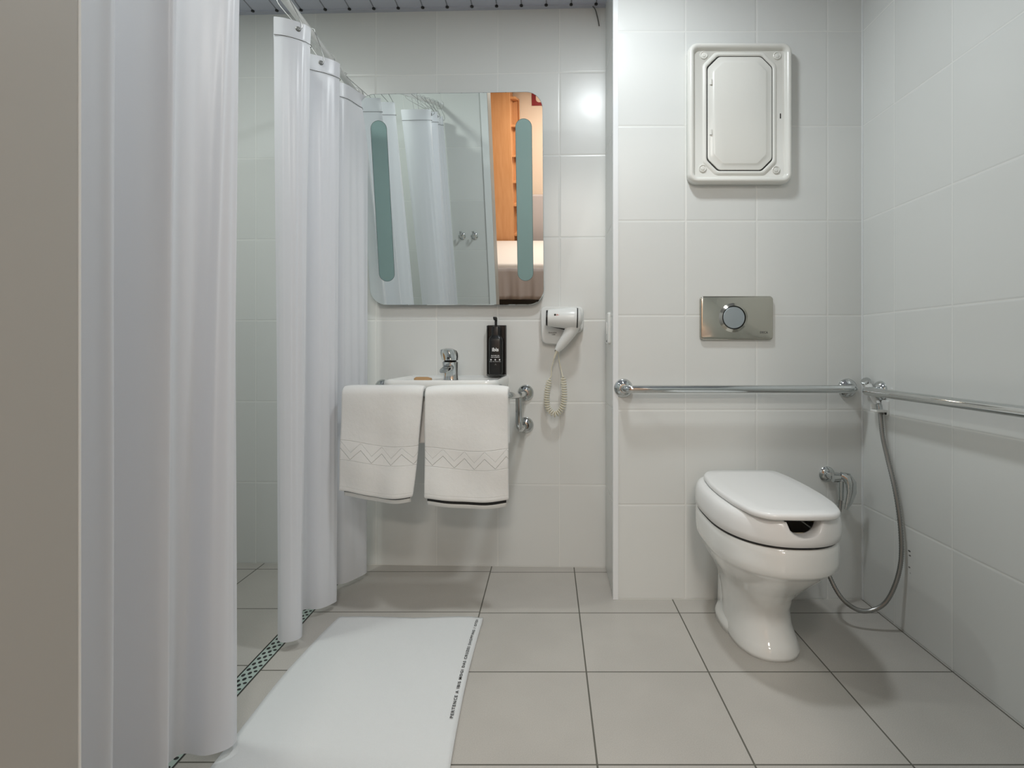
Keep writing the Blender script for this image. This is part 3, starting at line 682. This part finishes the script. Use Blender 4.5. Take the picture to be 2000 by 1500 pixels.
# ------------------------------------------------------------------ grab bars by the toilet
t = Thing('grab_bar', 'horizontal chrome grab bar on the wall behind the toilet', 'grab bar', (0.65, 0, 0.745), FT)
t.add('rail', tube(bent([(0.264, -.004, .745), (0.264, -.058, .745), (1.052, -.058, .745), (1.052, -.004, .745)], .03, 8), .0135, 18), m_chrome)
for a in (0.264, 1.052):
    t.add('flange', lathe([(0, .033), (.004, .0335), (.010, .031), (.016, .023), (.022, .016)], (a, 0, .745), (0, -1, 0), 32), m_chrome)
t = Thing('grab_bar', 'chrome grab bar running along the side wall towards the viewer', 'grab bar', (-1.4, 0, 0.742), FR)
t.add('rail', tube(bent([(-1.812, -.004, .743), (-1.812, -.058, .743), (-0.93, -.058, .742), (-0.93, -.004, .742)], .03, 8), .0135, 18), m_chrome)
for a in (-1.812, -.93):
    t.add('flange', lathe([(0, .033), (.004, .0335), (.010, .031), (.016, .023), (.022, .016)], (a, 0, .743), (0, -1, 0), 32), m_chrome)

# ------------------------------------------------------------------ hand spray, its holder and valve
t = Thing('hand_spray', 'white hand spray with ribbed steel hose hanging on the side wall near the corner', 'hand spray', (1.06, 1.80, 0.72))
sp = [Vector((1.085, 1.862, .768)), Vector((1.089, 1.856, .758)), Vector((1.092, 1.843, .740)), Vector((1.094, 1.826, .717)), Vector((1.093, 1.806, .697))]
t.add('body', tube(spline(sp, 5), [.0140-.004*(i/20) for i in range(21)], 18), m_white)
t.add('face', lathe([(0, .0150), (.004, .0165), (.008, .015), (.009, .010)], (1.086, 1.861, .769), (-.55, -.35, .75), 24), m_chrome)
t.add('hose_nut', lathe([(0, .010), (.018, .009), (.024, .007)], (1.093, 1.804, .697), (0.0, -.4, -1), 16), m_steel)
hpth = spline([(1.093, 1.795, .676), (1.089, 1.775, .60), (1.091, 1.752, .53), (1.091, 1.715, .44), (1.091, 1.69, .34), (1.088, 1.68, .24), (1.075, 1.685, .16), (1.045, 1.69, .095), (1.005, 1.70, .066), (0.965, 1.71, .066), (0.925, 1.73, .10), (0.905, 1.77, .17), (0.925, 1.82, .24), (0.985, 1.855, .31), (1.003, 1.868, .372)], 26)
rr = [0.0066+0.0008*(1 if i % 2 else -1) for i in range(len(hpth))]
t.add('hose', tube(hpth, rr, 12), m_hose, sharp=None, label='ribbed steel hose')
t = Thing('spray_holder', 'small white holder screwed to the side wall under the grab bar', 'holder', (-1.795, 0, 0.69), FR)
t.add('plate', plate([(.034, .050, .006, 0), (.034, .050, .006, -.006), (.030, .046, .005, -.008)], 4, -1.785, .690), m_white)
t.add('arm', join(box(-1.802, -1.768, -.044, -.006, .676, .684), box(-1.802, -1.795, -.044, -.03, .684, .70)), m_white, bev=.002)
t.add('screw', lathe([(0, .005), (.002, .0045)], (-1.776, -.008, .672), (0, -1, 0), 12), m_dark)
t = Thing('angle_valve', 'chrome angle valve with curved lever on the wall beside the toilet', 'valve', (0.985, 0, .44), FT)
t.add('flange', lathe([(0, .026), (.004, .027), (.010, .022), (.014, .012)], (0.980, 0, .442), (0, -1, 0), 28), m_chrome)
t.add('body', join(tube([(0.980, -.010, .442), (0.984, -.045, .441)], .0125, 16), lathe([(-.012, .011), (-.010, .0165), (.012, .0165), (.016, .012)], (0.986, -.048, .441), (1, 0, 0), 20), tube([(1.003, -.052, .430), (1.003, -.052, .365)], [.011, .009], 14)), m_chrome)
t.add('lever', oval_tube([Vector((1.000, -.055, .452)), Vector((1.017, -.064, .446)), Vector((1.028, -.070, .425)), Vector((1.030, -.070, .395)), Vector((1.022, -.068, .360)), Vector((1.014, -.064, .335))], [.010, .0165, .0185, .0165, .012, .005], [.008, .010, .009, .007, .005, .003]), m_chrome)

# ------------------------------------------------------------------ toilet
TX = 0.636
def sec(z, x, yf, yb, hw, p=2.3, n=48, pb=3.0):
    """Closed outline at height z: pointed-oval front at yf, squarer back at yb."""
    c = yf+(yb-yf)*0.47; out = []
    for k in range(n):
        a = 2*pi*k/n; s, q = sin(a), cos(a)
        e = p if q > 0 else pb
        px = hw*abs(s)**(2/e)*(1 if s >= 0 else -1)
        ly = (c-yf) if q > 0 else (yb-c)
        py = c-ly*abs(q)**(2/e)*(1 if q >= 0 else -1)
        out.append((x+px, py, z))
    return out
t = Thing('toilet', 'white ceramic toilet with thick raised seat and closed lid below the grab bar', 'toilet', (TX, 1.68, 0))
HW = .169
B = [sec(0.0, TX+.016, 1.532, 1.84, .095), sec(0.012, TX+.016, 1.530, 1.842, .096), sec(.035, TX+.015, 1.543, 1.845, .091), sec(.07, TX+.014, 1.566, 1.85, .085), sec(.115, TX+.012, 1.572, 1.86, .086), sec(.16, TX+.009, 1.545, 1.87, .094),
     sec(.20, TX+.006, 1.500, 1.88, .109), sec(.237, TX+.002, 1.450, 1.885, .130), sec(.265, TX, 1.413, 1.888, .145), sec(.285, TX, 1.390, 1.890, .155), sec(.295, TX, 1.378, 1.890, .160), sec(.301, TX, 1.368, 1.890, .1645), sec(.309, TX, 1.360, 1.890, HW-.001), sec(.325, TX, 1.357, 1.890, HW), sec(.360, TX, 1.358, 1.890, HW), sec(.375, TX, 1.361, 1.890, HW-.002), sec(.381, TX, 1.368, 1.888, HW-.006), sec(.382, TX, 1.385, 1.88, .152)]
Bi = [sec(.380, TX, 1.40, 1.80, .125), sec(.33, TX, 1.41, 1.79, .120), sec(.26, TX, 1.46, 1.76, .09), sec(.20, TX, 1.53, 1.72, .055)]
t.add('bowl', loft(B+Bi), m_cer, sharp=None)
t.add('foot_flare', loft([sec(z_, TX-.002, 1.64, 1.865, hw_, 2.5, 32) for z_, hw_ in ((0, .086), (.02, .085), (.034, .077), (.046, .05))]), m_cer, sharp=None)
# water way at the back of the foot
t.add('rear_trap', loft([sec(z_, TX+.002, yf_, 1.905, hw_, 3.0, 32) for z_, yf_, hw_ in ((.0, 1.77, .062), (.05, 1.77, .060), (.12, 1.78, .058), (.2, 1.79, .062), (.29, 1.79, .08))]), m_cer, sharp=None)
t.add('bolt_cap', lathe([(0, .0095), (.004, .009), (.009, .006), (.010, .003)], (TX-.062, 1.715, .036), (-.75, -.25, .6), 16), m_steel)
# raised seat: a ring whose front top dips into a finger notch
n = 120; rings = []
def seatring(z, yf, yb, hw, notch=0.0):
    out = []
    for (x_, y_, z_) in sec(z, TX, yf, yb, hw, 2.3, n, 3.2):
        d = (x_-TX-.004)/0.044
        dip = notch*sqrt(max(0.0, 1-d*d)) if (y_ < 1.52 and abs(d) < 1) else 0.0
        out.append((x_, y_, z_-dip))
    return out
ZS, ZT = .3845, .455
rings = [seatring(ZS, 1.400, 1.86, .138), seatring(ZS, 1.360, 1.875, HW-.004), seatring(ZS+.003, 1.352, 1.882, HW), seatring(.405, 1.350, 1.884, HW+.0005), seatring(.425, 1.350, 1.883, HW-.0005, .014), seatring(.440, 1.353, 1.881, HW-.004, .029), seatring(.449, 1.358, 1.878, HW-.009, .038), seatring(.4535, 1.365, 1.872, HW-.017, .042), seatring(ZT, 1.374, 1.866, HW-.027, .044),
         seatring(ZT, 1.384, 1.855, HW-.040, .044), seatring(.448, 1.390, 1.84, .122, .037), seatring(.42, 1.394, 1.83, .118, .010), seatring(ZS, 1.396, 1.83, .116)]
seat = t.add('raised_seat', loft(rings, False, False), m_seat, sharp=None)
t.add('seat_gap', loft([sec(z_, TX, 1.3625, 1.884, HW-.0035, 2.3, 64) for z_ in (.3790, .3855)], False, False), m_dark, smooth=False)
t.add('seat_liner', loft([sec(.388, TX, 1.3975, 1.825, .114, 2.3, 48), sec(.411, TX, 1.3960, 1.83, .116, 2.3, 48)], False, False), m_inner, sharp=None, label='cream inner wall seen through the notch')
def lidloop(z, g):
    # long lid: straight front, bulging sides, straight narrower back
    pts = [(-.085, 1.351), (.0, 1.346), (.078, 1.350), (.108, 1.382), (.130, 1.45), (.142, 1.55), (.146, 1.66), (.142, 1.77), (.132, 1.846), (-.098, 1.846), (-.128, 1.79), (-.142, 1.68), (-.143, 1.58), (-.136, 1.48), (-.118, 1.39)]
    P_ = outl(pts, .030, 4); c = (0, 1.60); out = []
    for a, b in P_:
        v = Vector((a-c[0], b-c[1])); out.append((TX+.0+a-v.x*g, b-v.y*g*0.5, z))
    return out
t.add('lid', loft([lidloop(.4555, .05), lidloop(.4562, .02), lidloop(.460, .0), lidloop(.466, .0), lidloop(.4705, .018), lidloop(.4725, .05), lidloop(.4732, .3), lidloop(.4734, .9)]), m_seat, sharp=None)
for q in (-.07, .07): t.add('lid_hinge', lathe([(-.02, .011), (.02, .011)], (TX+q, 1.864, .452), (1, 0, 0), 16), m_seat)

# ------------------------------------------------------------------ bath mat with printed edge
t = Thing('bath_mat', 'white terry bath mat with black printed edge lying on the grey floor tiles', 'bath mat', (-0.45, 1.43, 0))
nx, ny = 40, 60; V = []
for j in range(ny+1):
    for i in range(nx+1):
        s, q = i/nx, j/ny; y = 1.06+q*0.72
        xl = -0.703+0.018*sin(q*pi*0.9)*-0.4+0.020*max(0, q-.6)/.4; xr = -0.2015-0.013*sin(min(1, q*1.05)*pi*0.8)-0.004*q
        x = xl+(xr-xl)*s
        y += 0.004*sin(s*9)*q - 0.012*(s-.4)*q*0.6 + (0.001*sin(s*70) if j == ny else 0)
        z = 0.0042+0.0012*sin(s*7+q*3)+0.0008*sin(q*17+s*11)
        if s > .93: z -= 0.001
        V.append((x, y, z))
F = [(r*(nx+1)+i, r*(nx+1)+i+1, (r+1)*(nx+1)+i+1, (r+1)*(nx+1)+i) for r in range(ny) for i in range(nx)]
t.add('terry', (V, F), m_mat, sharp=None, solid=.006)
TV, TF = text('PERTENCE A IBIS MOGI DAS CRUZES SHOPPING / OTDI', 0.0105, .00030, 1.35)
Lw = max(v[0] for v in TV)-min(v[0] for v in TV)
V = []
for a, b, c in TV:
    q = a/Lw+.5; y = 1.288+q*0.470
    s_ = (y-1.06)/.72; xr = -0.2015-0.013*sin(min(1, s_*1.05)*pi*0.8)-0.004*s_
    V.append((xr-0.0165-b*1.0, y, 0.0094))
t.add('lettering', (V, TF), m_ink, smooth=False, label='black printed words along one edge')

# ------------------------------------------------------------------ robe hooks (seen in the mirror)
for (X, lb) in ((-0.692, 'chrome robe hook on the tiles behind the viewer, the one nearer the shower curtain'), (-0.607, 'chrome robe hook on the tiles behind the viewer, the one nearer the door frame')):
    u = -X
    t = Thing('robe_hook', lb, 'hook', (u, 0, 1.10), FD, 'robe hooks seen in the mirror')
    t.add('rosette', lathe([(0, .023), (.005, .024), (.010, .018), (.014, .010)], (u, 0, 1.098), (0, -1, 0), 24), m_chrome)
    t.add('peg', tube(spline([(u, -.008, 1.098), (u, -.035, 1.096), (u, -.048, 1.112), (u, -.050, 1.138)], 5), [.0065]*12+[.007]*3+[.0075], 10), m_chrome)

# ------------------------------------------------------------------ bedroom seen in the mirror
t = Thing('bed', 'low bed with pale cover and dark base in the bedroom behind the doorway', 'bed', (-0.3, -2.6, 0))
t.add('base', box(-1.7, 1.3, -3.20, -1.54, 0.0, 0.10), m_black, smooth=False)
t.add('mattress', box(-1.72, 1.32, -3.22, -1.55, 0.30, 0.50), m_bed, bev=.03)
V = []
for j in range(9):
    for i in range(241):
        a = -1.72+3.04*i/240
        V.append((a, -1.525+.014*sin(a*31)*(1-j/8)**.5+.006*sin(a*77)*(1-j/8), 0.115+.345*j/8))
t.add('skirt', (V, [(r*241+i, r*241+i+1, (r+1)*241+i+1, (r+1)*241+i) for r in range(8) for i in range(240)]), m_bedside, sharp=None, solid=.006)
t.add('underbed', box(-1.68, 1.28, -3.18, -1.56, .10, .30), m_bedside, smooth=False)
solo('headboard', box(-0.66, 1.3, -3.645, -3.53, 0.0, 1.08), m_bedside, 'tall grey padded headboard panel behind the bed, beside the orange wardrobe', 'headboard', bev=.02)
t = Thing('bookshelf', 'tall orange wood wardrobe with open shelves on its side, seen in the mirror', 'wardrobe', (-1.2, -3.3, 0))
t.add('panel', box(-1.75, -0.815, -3.30, -3.26, 0, 2.44), m_wood, bev=.002)
t.add('carcass', join(box(-0.745, -0.735, -3.64, -3.60, 0, 2.3), box(-1.75, -0.745, -3.64, -3.62, 0, 2.3), box(-1.75, -0.815, -3.62, -3.30, 2.40, 2.44), box(-0.835, -0.820, -3.62, -3.30, 0, 2.40)), m_wood, smooth=False)
for z_ in (0.55, 0.95, 1.25, 1.58, 1.95, 2.28):
    t.add('shelf', box(-0.820, -0.745, -3.62, -3.30, z_, z_+.025), m_wood, smooth=False)
t = Thing('emergency_sign', 'small red emergency sign on the beige bedroom wall, cut by the mirror corner', 'sign', (-0.40, -3.64, 2.3))
t.add('plate', box(-0.57, -0.30, -3.648, -3.640, 2.22, 2.48), mat('red_sign', (0.22, 0.006, 0.010), 0.4), smooth=False)
t.add('panel', plate([(.17, .11, .04, -3.640), (.17, .11, .04, -3.638)], 6, -0.43, 2.315), m_beige, smooth=False)
